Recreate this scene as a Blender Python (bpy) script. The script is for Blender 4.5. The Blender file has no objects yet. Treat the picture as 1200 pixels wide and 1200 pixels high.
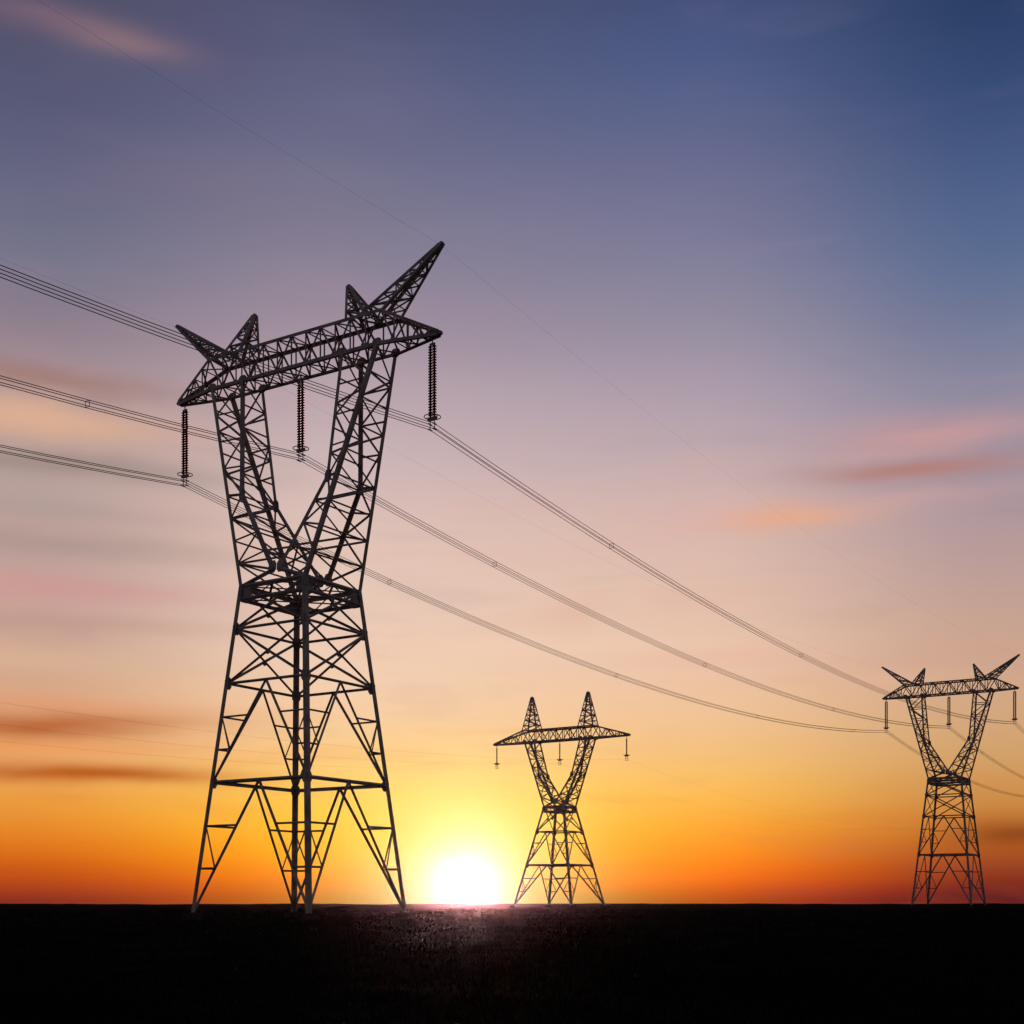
import bpy, bmesh, math, random
from mathutils import Vector, Matrix, noise
random.seed(7)
S = bpy.context.scene
COL = S.collection
F = 1587.0            # focal length in pixels of the 1200 px photograph
HOR = 1057.0          # horizon row
CZ = 1.2              # eye height, metres
HAZE = 1.0e-5           # haze density per metre

# ------------------------------------------------------------------ materials
def new_mat(name):
    m = bpy.data.materials.new(name); m.use_nodes = True
    nt = m.node_tree; b = nt.nodes['Principled BSDF']
    return m, nt, b

def noisy(name, c0, c1, scale, rough, metal=0.0, rough2=None, spec=None):
    m, nt, b = new_mat(name)
    tc = nt.nodes.new('ShaderNodeTexCoord')
    n = nt.nodes.new('ShaderNodeTexNoise'); n.inputs['Scale'].default_value = scale
    n.inputs['Detail'].default_value = 6
    r = nt.nodes.new('ShaderNodeValToRGB')
    r.color_ramp.elements[0].position = .35; r.color_ramp.elements[1].position = .68
    r.color_ramp.elements[0].color = (*c0, 1); r.color_ramp.elements[1].color = (*c1, 1)
    nt.links.new(tc.outputs['Object'], n.inputs['Vector'])
    nt.links.new(n.outputs['Fac'], r.inputs['Fac'])
    nt.links.new(r.outputs['Color'], b.inputs['Base Color'])
    b.inputs['Metallic'].default_value = metal
    if rough2 is None: b.inputs['Roughness'].default_value = rough
    else:
        mr = nt.nodes.new('ShaderNodeMapRange')
        mr.inputs['To Min'].default_value = rough; mr.inputs['To Max'].default_value = rough2
        nt.links.new(n.outputs['Fac'], mr.inputs['Value'])
        nt.links.new(mr.outputs['Result'], b.inputs['Roughness'])
    if spec is not None: b.inputs['Specular IOR Level'].default_value = spec
    return m

M_STEEL = noisy('weathered_galvanised_steel', (.16, .155, .15), (.36, .35, .34), 1.1, .5, .2, .8)
M_PLATE = noisy('gusset_steel', (.14, .135, .13), (.27, .265, .26), 2.5, .5, .25, .7)
M_INS = noisy('brown_glazed_porcelain', (.030, .016, .012), (.055, .028, .020), 6, .55, spec=.15)
M_ALU = noisy('dull_aluminium_strand', (.16, .16, .16), (.24, .24, .24), 3, .6, .35)
M_CONC = noisy('concrete', (.02, .019, .017), (.045, .042, .036), 4, .95, spec=0.0)
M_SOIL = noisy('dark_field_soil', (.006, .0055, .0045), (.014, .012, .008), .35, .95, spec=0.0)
M_GRASS = None
m, nt, b = new_mat('field_grass')
oi = nt.nodes.new('ShaderNodeTexCoord')
n = nt.nodes.new('ShaderNodeTexNoise'); n.inputs['Scale'].default_value = .6
r = nt.nodes.new('ShaderNodeValToRGB')
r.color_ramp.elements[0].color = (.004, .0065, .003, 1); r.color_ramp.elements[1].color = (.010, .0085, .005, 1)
nt.links.new(oi.outputs['Object'], n.inputs['Vector']); nt.links.new(n.outputs['Fac'], r.inputs['Fac'])
nt.links.new(r.outputs['Color'], b.inputs['Base Color']); b.inputs['Roughness'].default_value = .95
b.inputs['Specular IOR Level'].default_value = 0.0
M_GRASS = m

# ------------------------------------------------------------------ mesh helpers
class MB:
    """collects angle bars, plates, tubes and lathes, then links them as one mesh"""
    def __init__(s): s.v = []; s.f = []
    def _prof(s, p, q, prof, x, y, cap=True):
        k = len(prof); o = len(s.v)
        for e in (p, q):
            for (u, w) in prof: s.v.append(e + x*u + y*w)
        for i in range(k):
            j = (i+1) % k
            s.f.append((o+i, o+j, o+k+j, o+k+i))
        if cap:
            s.f.append(tuple(o+i for i in reversed(range(k)))); s.f.append(tuple(o+k+i for i in range(k)))
    def angle(s, p, q, w, ref=None, t=None):
        p = Vector(p); q = Vector(q); d = (q-p)
        if d.length < 1e-4: return
        d.normalize()
        ref = Vector(ref) if ref is not None else Vector((0.31, 0.77, 0.2))
        x = ref - d*ref.dot(d)
        if x.length < 1e-3: x = Vector((1, 0, 0)) - d*d.x
        if x.length < 1e-3: x = Vector((0, 1, 0)) - d*d.y
        x.normalize(); y = d.cross(x)
        t = t or max(.014, w*.13)
        a = (x+y).normalized(); b2 = d.cross(a)     # the corner of the L points along ref
        h = w*.35
        prof = [(h, h), (h-w, h), (h-w, h-t), (h-t, h-t), (h-t, h-w), (h, h-w)]
        prof = [((u+v)*.7071, (v-u)*.7071) for u, v in prof]
        s._prof(p, q, prof, x, y)
    def box(s, p, q, w, h, ref=(0, 0, 1)):
        p = Vector(p); q = Vector(q); d = (q-p).normalized(); ref = Vector(ref)
        y = ref - d*ref.dot(d)
        if y.length < 1e-3: y = Vector((1, 0, 0)) - d*d.x
        y.normalize(); x = y.cross(d)
        s._prof(p, q, [(-w/2, -h/2), (w/2, -h/2), (w/2, h/2), (-w/2, h/2)], x, y)
    def plate(s, c, n, u, a, b, t=.02):
        c = Vector(c); n = Vector(n).normalized(); u = Vector(u); u = (u - n*u.dot(n)).normalized(); v = n.cross(u)
        # an eight-cornered gusset
        prof = [(-a, -b*.5), (-a*.5, -b), (a*.5, -b), (a, -b*.5), (a, b*.5), (a*.5, b), (-a*.5, b), (-a, b*.5)]
        s._prof(c-n*t/2, c+n*t/2, prof, u, v)
    def tube(s, pts, r, k=6):
        pts = [Vector(p) for p in pts]; o = len(s.v); n = len(pts)
        for i, p in enumerate(pts):
            d = (pts[min(i+1, n-1)] - pts[max(i-1, 0)]).normalized()
            x = Vector((0, 0, 1)) - d*d.z
            if x.length < 1e-3: x = Vector((1, 0, 0))
            x.normalize(); y = d.cross(x)
            for j in range(k):
                a = 2*math.pi*j/k; s.v.append(p + x*math.cos(a)*r + y*math.sin(a)*r)
        for i in range(n-1):
            for j in range(k):
                j2 = (j+1) % k
                s.f.append((o+i*k+j, o+i*k+j2, o+(i+1)*k+j2, o+(i+1)*k+j))
        s.f.append(tuple(o+j for j in reversed(range(k)))); s.f.append(tuple(o+(n-1)*k+j for j in range(k)))
    def ring(s, c, R, r, k=20, m=6):
        c = Vector(c); o = len(s.v)
        for i in range(k):
            a = 2*math.pi*i/k; e = Vector((math.cos(a), math.sin(a), 0))
            for j in range(m):
                t = 2*math.pi*j/m
                s.v.append(c + e*(R + r*math.cos(t)) + Vector((0, 0, r*math.sin(t))))
        for i in range(k):
            for j in range(m):
                s.f.append((o+i*m+j, o+((i+1) % k)*m+j, o+((i+1) % k)*m+(j+1) % m, o+i*m+(j+1) % m))
    def lathe(s, c, prof, k=12):
        c = Vector(c); o = len(s.v); n = len(prof)
        for (r, z) in prof:
            for j in range(k):
                a = 2*math.pi*j/k; s.v.append(c + Vector((r*math.cos(a), r*math.sin(a), z)))
        for i in range(n-1):
            for j in range(k):
                j2 = (j+1) % k
                s.f.append((o+i*k+j, o+i*k+j2, o+(i+1)*k+j2, o+(i+1)*k+j))
        s.f.append(tuple(o+j for j in reversed(range(k)))); s.f.append(tuple(o+(n-1)*k+j for j in range(k)))
    def build(s, name, mat, parent=None, smooth=False):
        me = bpy.data.meshes.new(name); me.from_pydata([tuple(v) for v in s.v], [], s.f)
        bm = bmesh.new(); bm.from_mesh(me); bmesh.ops.recalc_face_normals(bm, faces=bm.faces); bm.to_mesh(me); bm.free()
        me.materials.append(mat)
        if smooth: me.polygons.foreach_set('use_smooth', [True]*len(me.polygons))
        o = bpy.data.objects.new(name, me); COL.objects.link(o); o.parent = parent
        return o

def empty(name, loc, rz=0):
    o = bpy.data.objects.new(name, None); COL.objects.link(o)
    o.location = loc; o.rotation_euler = (0, 0, rz); o.empty_display_size = .5
    return o
def tag(o, label=None, cat=None, group=None, kind=None):
    if label: o['label'] = label
    if cat: o['category'] = cat
    if group: o['group'] = group
    if kind: o['kind'] = kind
    return o
def copy_tree(o, parent=None):
    c = o.copy(); COL.objects.link(c); c.parent = parent
    for ch in [x for x in o.children]: copy_tree(ch, c)
    return c
def V(*a): return Vector(a)
def lerp(p, q, t): return Vector(p)*(1-t) + Vector(q)*t

def panel(mb, A0, A1, B0, B1, w, ref, style='X', mid=False):
    """bracing of one lattice panel between chord A (bottom A0, top A1) and chord B"""
    if style == 'X':
        mb.angle(A0, B1, w, ref); mb.angle(B0, A1, w, -Vector(ref))
    elif style == 'K':
        m = lerp(A1, B1, .5); mb.angle(A0, m, w, ref); mb.angle(B0, m, w, ref)
        for (P0, P1) in ((A0, A1), (B0, B1)):
            for t in (.33, .66):
                mb.angle(lerp(P0, P1, t), lerp(P0, m, t), w*.6, ref)
            mb.angle(lerp(P0, P1, .66), lerp(P0, m, .33), w*.55, ref)
    elif style == 'Z': mb.angle(A0, B1, w, ref)
    elif style == 'S': mb.angle(B0, A1, w, ref)

def laced(mb, chordA, chordB, n, w, ref, t0=0.0, t1=1.0, horiz=True, style='alt'):
    """zigzag or crossed lacing between two polyline chords"""
    def at(ch, t):
        L = [(ch[i+1]-ch[i]).length for i in range(len(ch)-1)]; T = sum(L)*t
        for i, l in enumerate(L):
            if T <= l + 1e-9 or i == len(L)-1: return lerp(ch[i], ch[i+1], min(1, T/l))
            T -= l
    for i in range(n):
        a = t0 + (t1-t0)*i/n; b = t0 + (t1-t0)*(i+1)/n
        A0, A1, B0, B1 = at(chordA, a), at(chordA, b), at(chordB, a), at(chordB, b)
        if style == 'X': panel(mb, A0, A1, B0, B1, w, ref, 'X')
        else: panel(mb, A0, A1, B0, B1, w, ref, 'Z' if i % 2 else 'S')
        if horiz and i: mb.angle(A0, B0, w*.85, ref)

# ------------------------------------------------------------------ pylon
def make_pylon(name, P):
    root = empty(name, (0, 0, 0))
    zw, wb, ww = P['waist_z'], P['base'], P['waist']
    def hw(z): return wb + (ww-wb)*z/zw
    def corner(sx, sy, z): return V(sx*hw(z), sy*hw(z), z)
    lw, bw = P['leg_w'], P['brace_w']
    # legs, each with its footing
    for sx, sy in ((-1, -1), (1, -1), (1, 1), (-1, 1)):
        mb = MB(); mb.angle(corner(sx, sy, .05), corner(sx, sy, zw), lw, (sx, sy, 0), lw*.16)
        for z in P['levels'][1:-1]:
            c = corner(sx, sy, z)
            mb.plate(c + V(-sx*.12, sy*.0, 0), (0, 1, 0), (1, 0, 0), lw*1.0, lw*1.3)
            mb.plate(c + V(0, -sy*.12, 0), (1, 0, 0), (0, 1, 0), lw*1.0, lw*1.3)
        # step bolts
        if (sx, sy) == (1, -1):
            for k in range(int(zw/.8)):
                c = corner(sx, sy, 2.5 + k*.8) if 2.5 + k*.8 < zw else None
                if c: mb.box(c, c + V(sx*.02, -.22, 0), .025, .025)
        leg = mb.build('leg', M_STEEL, root)
        fb = MB(); c = corner(sx, sy, 0)
        fb.box(c + V(0, 0, -.4), c + V(0, 0, .32), 1.0, 1.0, (1, 0, 0)); fb.box(c + V(0, 0, .32), c + V(0, 0, .40), .55, .55, (1, 0, 0))
        fb.build('footing', M_CONC, root)
    # body bracing, one mesh per face
    L = P['levels']
    for (c0, c1, nrm) in (((-1, -1), (1, -1), V(0, -1, 0)), ((1, -1), (1, 1), V(1, 0, 0)), ((1, 1), (-1, 1), V(0, 1, 0)), ((-1, 1), (-1, -1), V(-1, 0, 0))):
        mb = MB()
        for i in range(len(L)-1):
            A0, A1 = corner(*c0, L[i]), corner(*c0, L[i+1]); B0, B1 = corner(*c1, L[i]), corner(*c1, L[i+1])
            if i == 0:
                A0 = corner(*c0, .5); B0 = corner(*c1, .5)
                panel(mb, A0, A1, B0, B1, bw*1.1, nrm, 'K')
            elif P['styles'][i] == 'K': panel(mb, A0, A1, B0, B1, bw, nrm, 'K')
            else:
                panel(mb, A0, A1, B0, B1, bw*.9, nrm, 'X')
                mb.plate(lerp(lerp(A0, B1, .5), lerp(B0, A1, .5), .5), nrm, (0, 0, 1), bw*1.1, bw*1.1)
            if P['horiz'][i]: mb.angle(A1, B1, bw*P['horiz'][i], nrm)
        mb.build('bracing', M_STEEL, root)
    # waist frame: double ring and diaphragm
    mb = MB()
    for z, k in ((zw, 1.25), (zw - P['waist_d'], 1.0)):
        cs = [corner(sx, sy, z) for sx, sy in ((-1, -1), (1, -1), (1, 1), (-1, 1))]
        for i in range(4):
            mb.angle(cs[i], cs[(i+1) % 4], bw*k*1.3, (cs[i]+cs[(i+1) % 4])*.5 - V(0, 0, z))
        ms = [lerp(cs[i], cs[(i+1) % 4], .5) for i in range(4)]
        for i in range(4): mb.angle(ms[i], ms[(i+1) % 4], bw*.8, (0, 0, 1))
        mb.angle(cs[0], cs[2], bw*.7, (0, 0, 1)); mb.angle(cs[1], cs[3], bw*.7, (0, 0, 1))
    for i, (c0, c1) in enumerate((((-1, -1), (1, -1)), ((1, -1), (1, 1)), ((1, 1), (-1, 1)), ((-1, 1), (-1, -1)))):
        A0, B0 = corner(*c0, zw-P['waist_d']), corner(*c1, zw-P['waist_d']); A1, B1 = corner(*c0, zw), corner(*c1, zw)
        for k in range(4):
            s0, s1 = lerp(A0, B0, k/4), lerp(A0, B0, (k+1)/4); u0, u1 = lerp(A1, B1, k/4), lerp(A1, B1, (k+1)/4)
            panel(mb, s0, u0, s1, u1, bw*.6, (A0+B1)*.5, 'Z' if k % 2 else 'S')
        for c in (A1, B1):
            n_ = (A1+B1)*.5; n_.z = 0
            mb.plate(lerp(c, (A1+B1)*.5, .1) + V(0, 0, -P['waist_d']*.5), n_, (0, 0, 1), P['waist_d']*.7, lw*1.6)
    mb.build('waist_frame', M_STEEL, root)
    # forks
    zb, bb = P['bridge_z'], P['bridge_b']; ztop = zb + P['bridge_h']
    ao, ai = P['fork_out'], P['fork_in']
    ea, eb, ez = P['elbow']; va, vb, vz = P['vee']
    for s in (-1, 1):
        mb = MB(); ch = {}
        for t in (-1, 1):
            out = [V(s*ww, t*ww, zw), V(s*ao, t*bb, zb)]
            inn = [V(s*va, t*vb, vz), V(s*ea, t*eb, ez), V(s*ai, t*bb, zb)]
            ch[t] = (out, inn)
            mb.angle(out[0], out[1], lw*.85, (s, t, 0), lw*.14)
            mb.angle(inn[0], inn[1], lw*.8, (-s, t, 0), lw*.13); mb.angle(inn[1], inn[2], lw*.75, (-s, t, 0), lw*.13)
            mb.angle(V(s*va, t*vb, vz), V(s*ww, t*ww, zw), lw*.7, (0, t, 0))
            nrm = V(0, t, .2)
            oz = lambda z: lerp(out[0], out[1], (z-zw)/(zb-zw))
            # lower part: fan from the vee to the outer chord, then the upper box
            segs = P['fork_segs']
            n1 = segs[0]
            lo_out = [out[0], oz(ez)]; lo_in = inn[:2]
            laced(mb, lo_out, lo_in, n1, bw*.8, nrm)
            mb.angle(oz(ez), inn[1], bw, nrm)
            laced(mb, [oz(ez), out[1]], inn[1:], segs[1], bw*.75, nrm)
            mb.plate(inn[1], (0, t, .1), (0, 0, 1), lw*1.4, lw*.9)
            mb.plate(lerp(inn[0], inn[1], .03), (0, t, .1), (0, 0, 1), lw*1.4, lw*1.1)
        laced(mb, ch[-1][0], ch[1][0], P['fork_face'], bw*.7, (s, 0, 0))
        laced(mb, ch[-1][1], ch[1][1], P['fork_face'], bw*.7, (-s, 0, 0))
        mb.build('fork', M_STEEL, root)
    # bridge beam between and over the forks
    mb = MB(); A = P['beam_a']
    for t in (-1, 1):
        mb.angle((-A, t*bb, zb), (A, t*bb, zb), lw*.75, (0, t, -1), lw*.12)
        mb.angle((-A, t*bb, ztop), (A, t*bb, ztop), lw*.7, (0, t, 1), lw*.12)
        laced(mb, [V(-A, t*bb, zb), V(A, t*bb, zb)], [V(-A, t*bb, ztop), V(A, t*bb, ztop)], P['beam_n'], bw*.75, (0, t, 0))
        for x in (-ao, -ai, ai, ao):
            mb.plate((x, t*(bb+.02), zb+.1), (0, 1, 0), (0, 0, 1), lw*.95, lw*1.2)
    for z, u in ((zb, -1), (ztop, 1)):
        laced(mb, [V(-A, -bb, z), V(A, -bb, z)], [V(-A, bb, z), V(A, bb, z)], P['beam_n'], bw*.65, (0, 0, u))
    mb.build('bridge_beam', M_STEEL, root)
    # crossarm tips
    T = P['arm_a']
    for s in (-1, 1):
        mb = MB(); tip = V(s*T, 0, zb+.12)
        for t in (-1, 1):
            bo = [V(s*A, t*bb, zb), tip + V(0, t*.12, -.12)]; to = [V(s*A, t*bb, ztop), tip + V(0, t*.12, .12)]
            mb.angle(bo[0], bo[1], lw*.7, (0, t, -1)); mb.angle(to[0], to[1], lw*.65, (0, t, 1))
            laced(mb, bo, to, P['arm_n'], bw*.7, (0, t, 0), 0, .93)
        laced(mb, [V(s*A, -bb, zb), tip], [V(s*A, bb, zb), tip], P['arm_n'], bw*.6, (0, 0, -1), 0, .9)
        laced(mb, [V(s*A, -bb, ztop), tip], [V(s*A, bb, ztop), tip], P['arm_n'], bw*.6, (0, 0, 1), 0, .9)
        mb.plate(tip + V(-s*.25, 0, 0), (0, 1, 0), (1, 0, 0), .45, .17, .26)
        mb.build('crossarm', M_STEEL, root)
    # earth-wire horns
    for (nm, a0, a1, z0, z1, ta, tz, nn) in P['horns']:
        for s in (-1, 1):
            mb = MB(); tip = V(s*ta, 0, tz); cs = []
            for (x, z) in ((a0, z0), (a1, z1)):
                for t in (-1, 1):
                    c = [V(s*x, t*bb, z), tip + V((x-(a0+a1)/2)*.12*s, t*.10, 0)]; cs.append(c)
                    mb.angle(c[0], c[1], lw*.6, (s*(x-(a0+a1)/2), t, 0))
            for i, j, rf in ((0, 1, (-s, 0, .3)), (2, 3, (s, 0, .3)), (0, 2, (0, -1, 0)), (1, 3, (0, 1, 0))):
                laced(mb, cs[i], cs[j], nn, bw*.62, rf, 0, .94)
            mb.plate(tip, (0, 1, 0), (1, 0, 0), .13, .12, .2)
            mb.build(nm, M_STEEL, root)
    return root

P1 = dict(waist_z=21.8, base=4.95, waist=2.75, leg_w=.30, brace_w=.15, waist_d=.85,
          levels=[0, 8.9, 15.4, 19.0, 21.8], styles=['K', 'K', 'X', 'X'], horiz=[1.2, .9, .9, 0],
          bridge_z=36.2, bridge_b=.95, bridge_h=2.1, fork_out=7.1, fork_in=4.3,
          elbow=(3.7, 1.65, 28.3), vee=(.25, 2.4, 22.7), fork_segs=(4, 4), fork_face=9,
          beam_a=7.4, beam_n=12, arm_a=11.2, arm_n=4,
          horns=[('earth_wire_horn', 5.6, 7.4, 38.3, 38.2, 11.4, 41.8, 6), ('lightning_spike', 4.6, 6.2, 38.3, 38.3, 4.1, 40.9, 4)])
P2 = dict(waist_z=16.6, base=5.5, waist=1.9, leg_w=.34, brace_w=.17, waist_d=.8,
          levels=[0, 7.0, 12.5, 16.6], styles=['K', 'K', 'X'], horiz=[1.2, .9, 0],
          bridge_z=27.6, bridge_b=.9, bridge_h=2.0, fork_out=6.3, fork_in=4.4,
          elbow=(3.1, 1.4, 21.8), vee=(.25, 1.7, 17.4), fork_segs=(3, 4), fork_face=8,
          beam_a=6.8, beam_n=10, arm_a=13.0, arm_n=5,
          horns=[('earth_wire_peak', 4.0, 6.8, 29.6, 29.6, 5.4, 35.2, 6)])

# ------------------------------------------------------------------ insulators
def make_insulator(length, double=True):
    """hangs down from its root; root sits at the attachment point"""
    root = empty('insulator_string', (0, 0, 0))
    top = MB()
    top.ring((0, 0, -.12), .09, .03, 10, 6); top.box((0, 0, -.18), (0, 0, -.42), .06, .06)
    dx = .15 if double else 0
    top.box((-dx-.06, 0, -.46), (dx+.06, 0, -.46), .05, .14)
    top.build('hanger', M_PLATE, root)
    n = int((length - 1.1)/.17); z0 = -.5
    for s in ((-1, 1) if double else (0,)):
        mb = MB(); pr = [(.03, z0)]
        for i in range(n):
            z = z0 - .04 - i*.17
            pr += [(.07, z), (.08, z-.03), (.145, z-.075), (.15, z-.10), (.11, z-.115), (.07, z-.125)]
        pr.append((.03, z0 - .08 - n*.17))
        mb.lathe((s*dx, 0, 0), pr, 12)
        mb.build('disc_string', M_INS, root, True)
    zb = z0 - .08 - n*.17
    mb = MB(); mb.plate((0, 0, zb-.10), (0, 1, 0), (1, 0, 0), .38, .14, .03)
    mb.build('yoke_plate', M_PLATE, root)
    mb = MB(); mb.ring((0, 0, zb+.02), .52, .03, 22, 6); mb.box((-.52, 0, zb+.02), (.52, 0, zb+.02), .03, .03)
    mb.build('corona_ring', M_PLATE, root)
    mb = MB()
    for x in (-.17, .17):
        mb.box((x, 0, zb-.14), (x, 0, -length-.18), .035, .05, (0, 1, 0))
        for z in (-length+.17, -length-.17): mb.box((x, -.2, z), (x, .2, z), .06, .07)
    mb.build('suspension_clamp', M_PLATE, root)
    return root

# ------------------------------------------------------------------ line 1
UX = Vector((88.2, 140.2, 0)).normalized()          # along the line, away to the right
AX = Vector((UX.y, -UX.x, 0))                        # along the crossarm, to the right and nearer
RZ = math.atan2(AX.y, AX.x)
T1 = V(-14.0, 89.8, 0); T2 = V(74.2, 230.0, 0); SPAN = (T2-T1).length
pyl = make_pylon('transmission_pylon', P1)
pyl.location = T1; pyl.rotation_euler = (0, 0, RZ)
tag(pyl, 'largest and nearest steel lattice pylon with forked head and slanted horns', 'pylon', 'lattice pylons on the plain')
pyl2 = copy_tree(pyl); pyl2.location = T2
tag(pyl2, 'distant lattice pylon at the right edge with narrow legs and horned head', 'pylon')

INS_L = 5.6
ins = make_insulator(INS_L)
which = {-10.7: 'outer left arm', 0.0: 'middle', 10.7: 'outer right arm'}
PHASES = (-10.7, 0.0, 10.7)
def hang_z(a): return 36.2 + (.0 if abs(a) > 1 else -.06)
labels = {(0, -10.7): 'insulator string hanging from the left arm tip of the nearest pylon',
          (0, 0.0): 'insulator string hanging inside the open fork of the nearest pylon',
          (0, 10.7): 'insulator string hanging from the right arm tip of the nearest pylon',
          (1, -10.7): 'small insulator string under the left arm of the far right pylon',
          (1, 0.0): 'small insulator string in the fork of the far right pylon',
          (1, 10.7): 'small insulator string under the right arm of the far right pylon'}
first = True
for ti, T in enumerate((T1, T2)):
    for a in PHASES:
        o = ins if first else copy_tree(ins); first = False
        o.location = T + AX*a + V(0, 0, hang_z(a)); o.rotation_euler = (0, 0, RZ)
        tag(o, labels[(ti, a)], 'insulator', 'insulator strings under the pylon arms')
        if abs(a) < 1: pass

def catenary(p, q, sag, n=28, skip0=True):
    out = []
    for i in range(n+1):
        t = i/n
        out.append(lerp(p, q, t) - V(0, 0, 4*sag*t*(1-t)))
    return out

def cable(root_name, towers, a, z, sag, offs, rad, label, cat, group, ax, part, spacer=True):
    """one cable over all its spans; offs = sub-conductors in the bundle's cross-section"""
    base = towers[1] + ax*a + V(0, 0, z)
    root = empty(root_name, base) if len(offs) > 1 else None
    spine = []
    for i in range(len(towers)-1):
        c = catenary(towers[i] + ax*a + V(0, 0, z), towers[i+1] + ax*a + V(0, 0, z), sag[i])
        spine += c if i == 0 else c[1:]
    res = root
    for (du, dz) in offs:
        mb = MB(); mb.tube([p + ax*du + V(0, 0, dz) - (base if root else V(0, 0, 0)) for p in spine], rad, 6)
        o = mb.build(part if root else root_name, M_ALU, root, True)
        if not root: res = o
    if spacer:
        for i in range(1, len(spine)-1):
            if i % 28 and i % 7 == 4:
                p = spine[i] - base; sp = MB()
                u = abs(offs[0][0]); w = abs(offs[0][1])
                cs = [p + ax*x + V(0, 0, y) for x, y in ((-u, -w), (u, -w), (u, w), (-u, w))]
                for k in range(4): sp.box(cs[k], cs[(k+1) % 4], .022, .03, UX)
                sp.build('spacer', M_PLATE, root)
    tag(res, label, cat, group)
    return res

T0 = T1 - UX*SPAN; T3 = T2 + UX*SPAN
Q = [(-.17, .17), (.17, .17), (.17, -.17), (-.17, -.17)]
G = 'power lines strung between the pylons'
ZC = 36.2 - INS_L
cable('power_line', (T0, T1, T2, T3), 10.7, ZC, (4.4, 4.4, 4.4), Q, .023, 'upper bundle of wires running from the nearest pylon\'s right insulator', 'power line', G, AX, 'conductor')
cable('power_line', (T0, T1, T2, T3), 0.0, ZC, (5.2, 4.4, 4.4), Q, .023, 'middle bundle of wires passing through the nearest pylon\'s fork', 'power line', G, AX, 'conductor')
cable('power_line', (T0, T1, T2, T3), -10.7, ZC, (5.6, 4.6, 4.6), Q, .023, 'lowest bundle of wires running from the nearest pylon\'s left insulator', 'power line', G, AX, 'conductor')
for s, w in ((1, 'right'), (-1, 'left')):
    cable('earth_wire', (T0, T1, T2, T3), s*11.4, 41.7, (3.0, 3.0, 3.0), [(0, 0)], .0042,
          'thin single wire leading off the tip of the nearest pylon\'s %s horn' % w, 'earth wire', 'thin wires on the horn tips', AX, 'wire', False)

# ------------------------------------------------------------------ line 2: the shorter pylon beyond the sun
R2 = math.radians(-33.0)
AX2 = V(math.cos(R2), math.sin(R2), 0); UX2 = V(-AX2.y, AX2.x, 0)
B1 = V(7.9, 224.0, 0)
pb = make_pylon('transmission_pylon', P2)
pb.location = B1; pb.rotation_euler = (0, 0, R2)
tag(pb, 'distant lattice pylon right of the setting sun with two upright peaks and wide arms', 'pylon', 'lattice pylons on the plain')
ins2 = make_insulator(3.8, False)
first = True
for a, lb in ((-12.5, 'tiny insulator string at the left arm tip of the pylon beside the sun'),
              (0.0, 'tiny insulator string in the fork of the pylon beside the sun'),
              (12.5, 'tiny insulator string at the right arm tip of the pylon beside the sun')):
    o = ins2 if first else copy_tree(ins2); first = False
    o.location = B1 + AX2*a + V(0, 0, 27.6); o.rotation_euler = (0, 0, R2)
    tag(o, lb, 'insulator', 'insulator strings under the pylon arms')
B0 = B1 - UX2*215; B2 = B1 + UX2*215
D = [(-.2, .2), (.2, -.2)]
for a, w in ((-12.5, 'left arm tip'), (0.0, 'fork'), (12.5, 'right arm tip')):
    cable('thin_wire', (B0, B1, B2), a, 27.6-3.8, (5.2, 5.2), [(0, 0)], .006,
          'faint thin wire at the %s of the pylon beside the sun' % w, 'power line', G, AX2, 'wire', False)

# ------------------------------------------------------------------ ground
def gz(x, y):
    r = math.hypot(x, y)
    z = .10*noise.noise(V(x*.08, y*.08, 1.3)) + .05*noise.noise(V(x*.31, y*.31, 7.7))
    far = max(0, min(1, (r-260)/300))*.7
    z += far*(.55*noise.noise(V(x*.011, y*.011, 4.1)) + .30*noise.noise(V(x*.035, y*.035, 2.2)) + .28*noise.noise(V(x*.16, y*.16, 3.6)) + .16*noise.noise(V(x*.5, y*.5, 8.1)))
    return z - .04
verts = [(0, 0, gz(0, 0))]; faces = []
NA, NR = 720, 150
for i in range(NR):
    r = 1.2*(500/1.2)**(i/(NR-1))
    for j in range(NA):
        a = 2*math.pi*j/NA; x, y = r*math.sin(a), r*math.cos(a); verts.append((x, y, gz(x, y)))
for j in range(NA): faces.append((0, 1+(j+1) % NA, 1+j))
for i in range(NR-1):
    for j in range(NA):
        j2 = (j+1) % NA
        faces.append((1+i*NA+j, 1+i*NA+j2, 1+(i+1)*NA+j2, 1+(i+1)*NA+j))
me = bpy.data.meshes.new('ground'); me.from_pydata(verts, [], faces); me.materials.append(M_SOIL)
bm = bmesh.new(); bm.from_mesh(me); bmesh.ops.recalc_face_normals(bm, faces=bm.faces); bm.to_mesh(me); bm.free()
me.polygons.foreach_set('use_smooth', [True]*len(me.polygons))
g = bpy.data.objects.new('ground', me); COL.objects.link(g); g['kind'] = 'structure'

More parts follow.
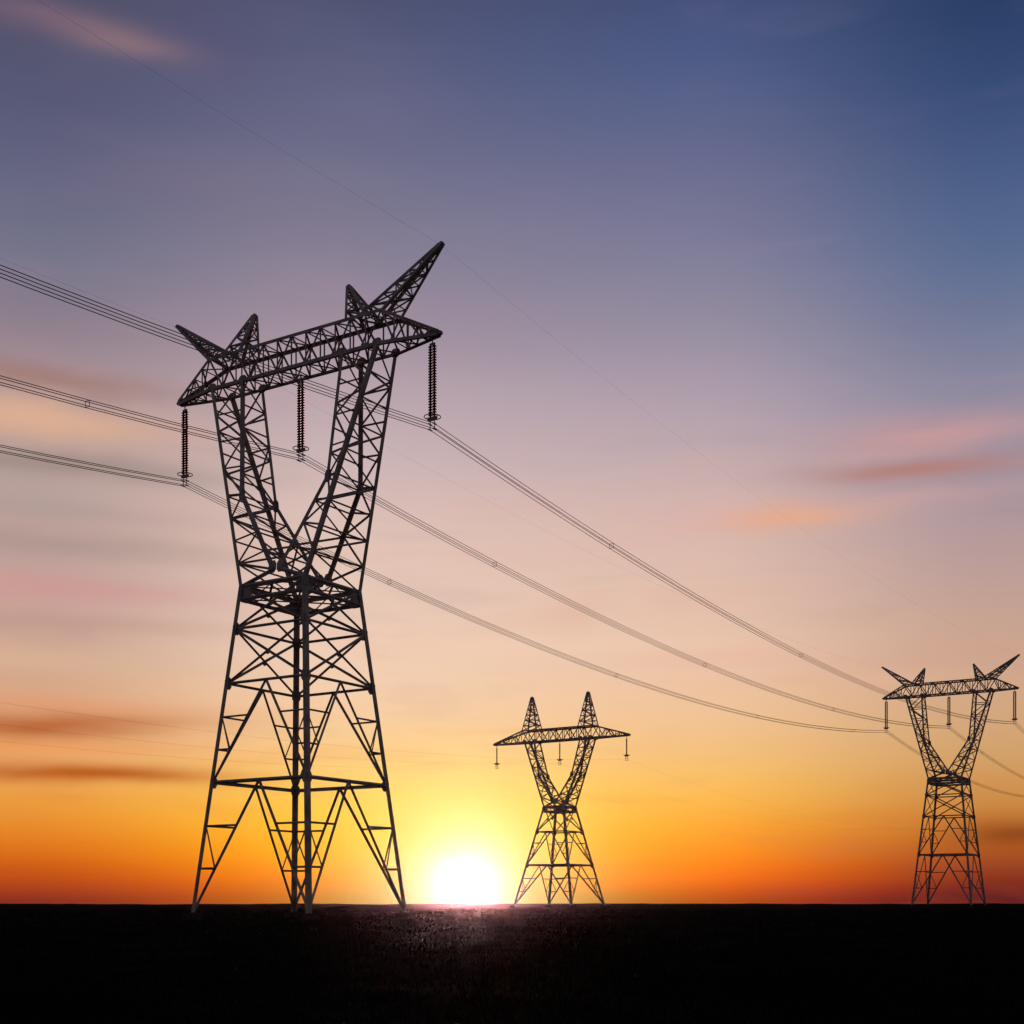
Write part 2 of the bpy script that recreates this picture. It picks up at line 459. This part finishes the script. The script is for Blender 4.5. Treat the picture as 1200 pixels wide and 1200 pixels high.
gv, gf = [], []
def blade(x, y, h, lean):
    z = gz(x, y) - .03; a = random.uniform(0, 6.283); w = random.uniform(.006, .014)*(1 + math.hypot(x, y)*.02)
    dx, dy = math.cos(a)*w, math.sin(a)*w; b = random.uniform(0, 6.283); lx, ly = math.cos(b)*lean, math.sin(b)*lean
    o = len(gv)
    gv.extend([(x-dx, y-dy, z), (x+dx, y+dy, z), (x+dx*.6+lx*.4, y+dy*.6+ly*.4, z+h*.6), (x-dx*.6+lx*.4, y-dy*.6+ly*.4, z+h*.6), (x+lx, y+ly, z+h)])
    gf.extend([(o, o+1, o+2, o+3), (o+3, o+2, o+4)])
for _ in range(15000):
    r = 9*(170/9)**random.random(); a = math.radians(random.uniform(-34, 34))
    cx, cy = r*math.sin(a), r*math.cos(a)
    dens = noise.noise(V(cx*.15, cy*.15, 9)) 
    hh = .13 + .16*max(0, dens) + (.14 if random.random() < .04 else 0)
    for k in range(5):
        h = hh*random.uniform(.6, 1.3)
        blade(cx + random.gauss(0, .12), cy + random.gauss(0, .12), h, h*random.uniform(.1, .6))
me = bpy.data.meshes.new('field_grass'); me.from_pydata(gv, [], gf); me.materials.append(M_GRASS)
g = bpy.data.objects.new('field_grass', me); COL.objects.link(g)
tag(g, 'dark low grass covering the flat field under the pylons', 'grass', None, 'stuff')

# ------------------------------------------------------------------ sky
def lin(c): 
    return tuple((x/255/12.92 if x/255 <= .04045 else ((x/255+.055)/1.055)**2.4) for x in c)
W = bpy.data.worlds.new('World'); S.world = W; W.use_nodes = True
nt = W.node_tree; nt.nodes.clear()
def N(t, **k):
    n = nt.nodes.new(t)
    for a, b in k.items(): setattr(n, a, b)
    return n
def put(i, v):
    if hasattr(v, 'is_output'): nt.links.new(v, i)
    else: i.default_value = v
def mth(op, *a, clamp=False):
    n = N('ShaderNodeMath', operation=op); n.use_clamp = clamp
    for i, v in enumerate(a): put(n.inputs[i], v)
    return n.outputs[0]
def mixc(f, a, b, mode='MIX'):
    n = N('ShaderNodeMix', data_type='RGBA', blend_type=mode, clamp_factor=True)
    put(n.inputs['Factor'], f); put(n.inputs[6], a if hasattr(a, 'is_output') else (*a, 1)); put(n.inputs[7], b if hasattr(b, 'is_output') else (*b, 1))
    return n.outputs[2]
def smooth(v, lo, hi, t0=0.0, t1=1.0):
    n = N('ShaderNodeMapRange', interpolation_type='SMOOTHSTEP')
    put(n.inputs[0], v); put(n.inputs[1], lo); put(n.inputs[2], hi); put(n.inputs[3], t0); put(n.inputs[4], t1)
    return n.outputs[0]
tc = N('ShaderNodeTexCoord'); sep = N('ShaderNodeSeparateXYZ'); nt.links.new(tc.outputs['Generated'], sep.inputs[0])
dx, dy, dz = sep.outputs
AZ = mth('MULTIPLY', mth('ARCTAN2', dx, dy), F)          # azimuth and elevation on one scale: 1587 to the radian
EL = mth('MULTIPLY', mth('ARCSINE', dz), F)
def uv(x, y):
    d = x-600; h = HOR-y
    return F*math.atan(d/F), F*math.atan(h/math.sqrt(F*F+d*d))

# band colours by elevation in four compass directions (photo column, list of row -> colour)
BANDS = [
 (30, [(0,(82,80,106)),(100,(80,82,112)),(200,(92,96,126)),(300,(116,116,138)),(380,(140,124,138)),(450,(166,142,146)),(540,(182,158,152)),(620,(184,158,152)),(700,(194,158,152)),(780,(206,166,142)),(840,(216,160,118)),(890,(228,160,104)),(930,(232,158,62)),(970,(226,134,38)),(1005,(212,98,20)),(1030,(180,66,22)),(1045,(160,54,28)),(1057,(120,36,32))]),
 (400,[(0,(78,82,114)),(100,(90,93,126)),(200,(110,110,138)),(300,(134,127,147)),(380,(156,138,154)),(450,(180,160,168)),(540,(202,180,182)),(620,(222,192,180)),(700,(228,200,184)),(780,(236,204,180)),(840,(240,202,162)),(890,(244,196,124)),(930,(248,196,84)),(970,(250,176,40)),(1005,(248,142,14)),(1030,(238,96,8)),(1045,(214,62,12)),(1057,(170,36,16))]),
 (800,[(0,(66,78,122)),(100,(76,92,136)),(200,(105,106,141)),(300,(125,124,153)),(380,(146,138,156)),(450,(166,152,170)),(540,(194,170,174)),(620,(214,182,170)),(700,(224,188,172)),(780,(230,194,168)),(840,(236,192,150)),(890,(240,188,116)),(930,(244,184,84)),(970,(246,158,42)),(1005,(250,126,22)),(1030,(240,92,24)),(1045,(206,62,18)),(1057,(160,38,20))]),
 (1180,[(0,(36,60,100)),(100,(48,72,116)),(200,(70,90,132)),(300,(86,106,146)),(380,(112,120,150)),(450,(136,134,158)),(540,(160,144,156)),(620,(176,150,154)),(700,(192,158,146)),(780,(204,164,138)),(840,(208,164,124)),(890,(206,156,100)),(930,(202,142,74)),(970,(190,110,46)),(1005,(160,66,24)),(1030,(128,40,26)),(1045,(98,22,34)),(1057,(66,12,34))]),
]
cols = []
for (x, L) in BANDS:
    r = N('ShaderNodeValToRGB'); cr = r.color_ramp; cr.interpolation = 'B_SPLINE'
    pts = sorted((uv(x, y)[1]/1300, lin(c)) for y, c in L)
    pts.append((1.0, tuple(v*.55 for v in pts[-1][1])))
    while len(cr.elements) < len(pts): cr.elements.new(.5)
    for i, (p, c) in enumerate(pts):
        cr.elements[i].position = max(0, min(1, p)) ; cr.elements[i].color = (*c, 1)
    nt.links.new(mth('DIVIDE', EL, 1300.0), r.inputs[0]); cols.append((uv(x, 500)[0], r.outputs[0]))
base = cols[0][1]
for i in range(1, len(cols)):
    n = N('ShaderNodeMapRange', interpolation_type='SMOOTHSTEP' if i in (1, 3) else 'LINEAR')
    put(n.inputs[0], AZ); put(n.inputs[1], cols[i-1][0]); put(n.inputs[2], cols[i][0])
    base = mixc(n.outputs[0], base, cols[i][1])

# wisps: noise in azimuth/elevation, long and flat as streaky cirrus seen low
vec = N('ShaderNodeCombineXYZ'); put(vec.inputs[0], mth('DIVIDE', AZ, 330.0)); put(vec.inputs[1], mth('DIVIDE', EL, 42.0))
n1 = N('ShaderNodeTexNoise'); nt.links.new(vec.outputs[0], n1.inputs['Vector']); n1.inputs['Scale'].default_value = 1.0
n1.inputs['Detail'].default_value = 5; n1.inputs['Roughness'].default_value = .52; n1.inputs['Distortion'].default_value = .35
vec2 = N('ShaderNodeCombineXYZ'); put(vec2.inputs[0], mth('DIVIDE', AZ, 240.0)); put(vec2.inputs[1], mth('DIVIDE', EL, 110.0)); vec2.inputs[2].default_value = 5.3
n2 = N('ShaderNodeTexNoise'); nt.links.new(vec2.outputs[0], n2.inputs['Vector']); n2.inputs['Scale'].default_value = 1.0
n2.inputs['Detail'].default_value = 6; n2.inputs['Roughness'].default_value = .55; n2.inputs['Distortion'].default_value = .6
F1, F2 = n1.outputs['Fac'], n2.outputs['Fac']
wr = N('ShaderNodeValToRGB'); cr = wr.color_ramp
wp = [(0, (150, 60, 30)), (90, (206, 110, 40)), (180, (222, 150, 90)), (300, (222, 172, 146)), (480, (214, 168, 160)), (620, (170, 140, 160)), (800, (128, 116, 146)), (1000, (110, 100, 130))]
while len(cr.elements) < len(wp): cr.elements.new(.5)
for i, (p, c) in enumerate(wp): cr.elements[i].position = p/1300; cr.elements[i].color = (*lin(c), 1)
nt.links.new(mth('DIVIDE', EL, 1300.0), wr.inputs[0])
wisp = mth('MULTIPLY', smooth(F1, .46, .72), smooth(F2, .36, .66))
low = smooth(EL, 900.0, 250.0, .35, 1.0)
base = mixc(mth('MULTIPLY', mth('MULTIPLY', wisp, low), .42), base, wr.outputs[0])
dark = mth('MULTIPLY', smooth(F1, .52, .30), smooth(F2, .40, .64))
base = mixc(mth('MULTIPLY', mth('MULTIPLY', dark, low), .22), base, mixc(.5, base, (.18, .12, .16)))

# named cloud streaks: centre, half-lengths, colour, strength (photo pixels -> directions)
def streak(x, y, sx, sy, c, k, tilt=0.0):
    global base
    u0, v0 = uv(x, y)
    du = mth('SUBTRACT', AZ, u0)
    wob = mth('MULTIPLY', mth('SUBTRACT', F2, .5), sy*2.2)
    dv = mth('ADD', mth('SUBTRACT', EL, v0), mth('ADD', wob, mth('MULTIPLY', du, tilt)))
    q = mth('ADD', mth('POWER', mth('ABSOLUTE', mth('DIVIDE', du, float(sx))), 2.0), mth('POWER', mth('ABSOLUTE', mth('DIVIDE', dv, float(sy))), 2.0))
    g = mth('EXPONENT', mth('MULTIPLY', q, -1.0))
    g = mth('MULTIPLY', mth('MULTIPLY', g, smooth(F1, .22, .60, .68, 1.0)), k)
    base = mixc(g, base, lin(c))
streak(60, 22, 110, 13, (150, 112, 122), .35, .02)
streak(150, 50, 70, 12, (176, 134, 128), .38, .04)
streak(250, 40, 60, 30, (84, 80, 116), .5)
streak(230, 225, 170, 34, (124, 108, 134), .35)
streak(440, 130, 70, 26, (108, 104, 138), .5)
streak(30, 440, 150, 12, (156, 120, 116), .95, .03)
streak(60, 640, 200, 14, (166, 144, 138), .7)
streak(40, 600, 160, 12, (172, 152, 148), .6)
streak(70, 730, 190, 12, (184, 146, 134), .6)
streak(40, 775, 160, 14, (214, 178, 148), .6)
streak(60, 875, 150, 8, (236, 158, 92), .8)
streak(40, 488, 150, 24, (216, 172, 144), 1.0, .03)
streak(60, 545, 190, 13, (156, 136, 130), .9)
streak(60, 690, 180, 16, (200, 150, 146), .8)
streak(50, 850, 160, 13, (176, 88, 36), 1.0, -.03)
streak(110, 907, 150, 10, (178, 84, 18), 1.0)
streak(50, 830, 170, 12, (224, 150, 110), .6)
streak(1085, 510, 110, 17, (200, 152, 152), .9)
streak(1075, 550, 110, 11, (176, 126, 122), 1.0)
streak(1040, 585, 140, 10, (208, 162, 158), .5)
streak(910, 612, 95, 15, (226, 168, 138), 1.0)
streak(880, 775, 130, 12, (228, 182, 160), .6)
streak(820, 610, 70, 30, (218, 178, 176), .5)
streak(1130, 770, 120, 14, (206, 158, 140), .5)
streak(1190, 975, 60, 14, (120, 48, 18), .8)
streak(1010, 800, 120, 10, (222, 176, 150), .5)
streak(640, 760, 200, 12, (240, 205, 180), .35)

# glow round the setting sun
SU, SV = uv(546, 1045)
sd = Vector((math.sin(SU/F)*math.cos(SV/F), math.cos(SU/F)*math.cos(SV/F), math.sin(SV/F)))
du = mth('SUBTRACT', AZ, SU); dv = mth('SUBTRACT', EL, SV)
def halo(su, sv, c, k, p=2.0):
    q = mth('ADD', mth('POWER', mth('ABSOLUTE', mth('DIVIDE', du, float(su))), 2.0), mth('POWER', mth('ABSOLUTE', mth('DIVIDE', dv, float(sv))), 2.0))
    e = mth('EXPONENT', mth('MULTIPLY', mth('POWER', q, p/2), -1.0))
    n = N('ShaderNodeMix', data_type='RGBA', blend_type='MIX'); n.inputs[6].default_value = (0, 0, 0, 1); n.inputs[7].default_value = (c[0]*k, c[1]*k, c[2]*k, 1)
    n.clamp_factor = True; put(n.inputs[0], e); return n.outputs[2]
def add(a, b): return mixc(1.0, a, b, 'ADD')
base = add(base, halo(11, 11, (1, .97, .92), 1.5))
base = add(base, halo(45, 60, (.4, 1, .95), .16))
base = add(base, halo(115, 112, (.32, 1, .50), .46, 2.0))
base = add(base, halo(230, 100, (.45, 1, .01), .27, 2.0))
# unseen sky behind is pink, brightened to light the steel; dim blue overhead
side = smooth(mth('ABSOLUTE', AZ), 620.0, 2600.0)
base = mixc(side, base, (.135, .105, .115))
base = mixc(smooth(EL, 900.0, 1700.0), base, (.03, .045, .10))
base = mixc(smooth(EL, 0.0, -60.0), base, (.01, .008, .008))
bg = N('ShaderNodeBackground'); nt.links.new(base, bg.inputs[0]); bg.inputs[1].default_value = 1.0
sky = N('ShaderNodeTexSky', sky_type='NISHITA'); sky.sun_disc = False
sky.sun_elevation = math.asin(sd.z); sky.sun_rotation = math.atan2(sd.x, sd.y)
bg2 = N('ShaderNodeBackground'); nt.links.new(sky.outputs[0], bg2.inputs[0]); bg2.inputs[1].default_value = 0.01
ads = N('ShaderNodeAddShader'); nt.links.new(bg.outputs[0], ads.inputs[0]); nt.links.new(bg2.outputs[0], ads.inputs[1])
out = N('ShaderNodeOutputWorld'); nt.links.new(ads.outputs[0], out.inputs[0])

# ------------------------------------------------------------------ haze volume added to make the sun's bloom
hm = bpy.data.materials.new('haze'); hm.use_nodes = True
hn = hm.node_tree; hn.nodes.clear()
pv = hn.nodes.new('ShaderNodeVolumePrincipled'); pv.inputs['Color'].default_value = (.95, .90, .90, 1)
pv.inputs['Density'].default_value = HAZE; pv.inputs['Anisotropy'].default_value = .975
ho = hn.nodes.new('ShaderNodeOutputMaterial'); hn.links.new(pv.outputs[0], ho.inputs['Volume'])
bmh = bmesh.new(); bmesh.ops.create_cube(bmh, size=1)
for v in bmh.verts: v.co = Vector((v.co.x*1040, v.co.y*1040, -2.4 if v.co.z < 0 else 46))
hme = bpy.data.meshes.new('haze'); bmh.to_mesh(hme); bmh.free(); hme.materials.append(hm)
hz = bpy.data.objects.new('haze', hme); COL.objects.link(hz); hz['kind'] = 'stuff'
hz['label'] = 'added thin haze that makes the bloom round the low sun'; hz['category'] = 'haze'

# ------------------------------------------------------------------ sun lamp
sl = bpy.data.lights.new('sun', 'SUN'); sl.energy = 3.6; sl.angle = math.radians(.53); sl.color = (1, .42, .42)
so = bpy.data.objects.new('sun', sl); COL.objects.link(so); so.location = sd*300 + V(0, 0, 20)
so.rotation_euler = (-sd).to_track_quat('-Z', 'Y').to_euler()

# ------------------------------------------------------------------ camera and output
cam = bpy.data.cameras.new('camera'); co = bpy.data.objects.new('camera', cam); COL.objects.link(co)
co.location = (0, 0, CZ); co.rotation_euler = (math.radians(90), 0, 0)
cam.sensor_fit = 'HORIZONTAL'; cam.sensor_width = 36; cam.lens = 36*F/1200
cam.shift_y = (HOR-2-600)/1200; cam.clip_end = 20000; cam.clip_start = .1
S.camera = co
S.view_settings.view_transform = 'Standard'; S.view_settings.look = 'None'
S.view_settings.exposure = 0; S.view_settings.gamma = 1
S.render.engine = 'CYCLES'
S.cycles.max_bounces = 4; S.cycles.use_denoising = True
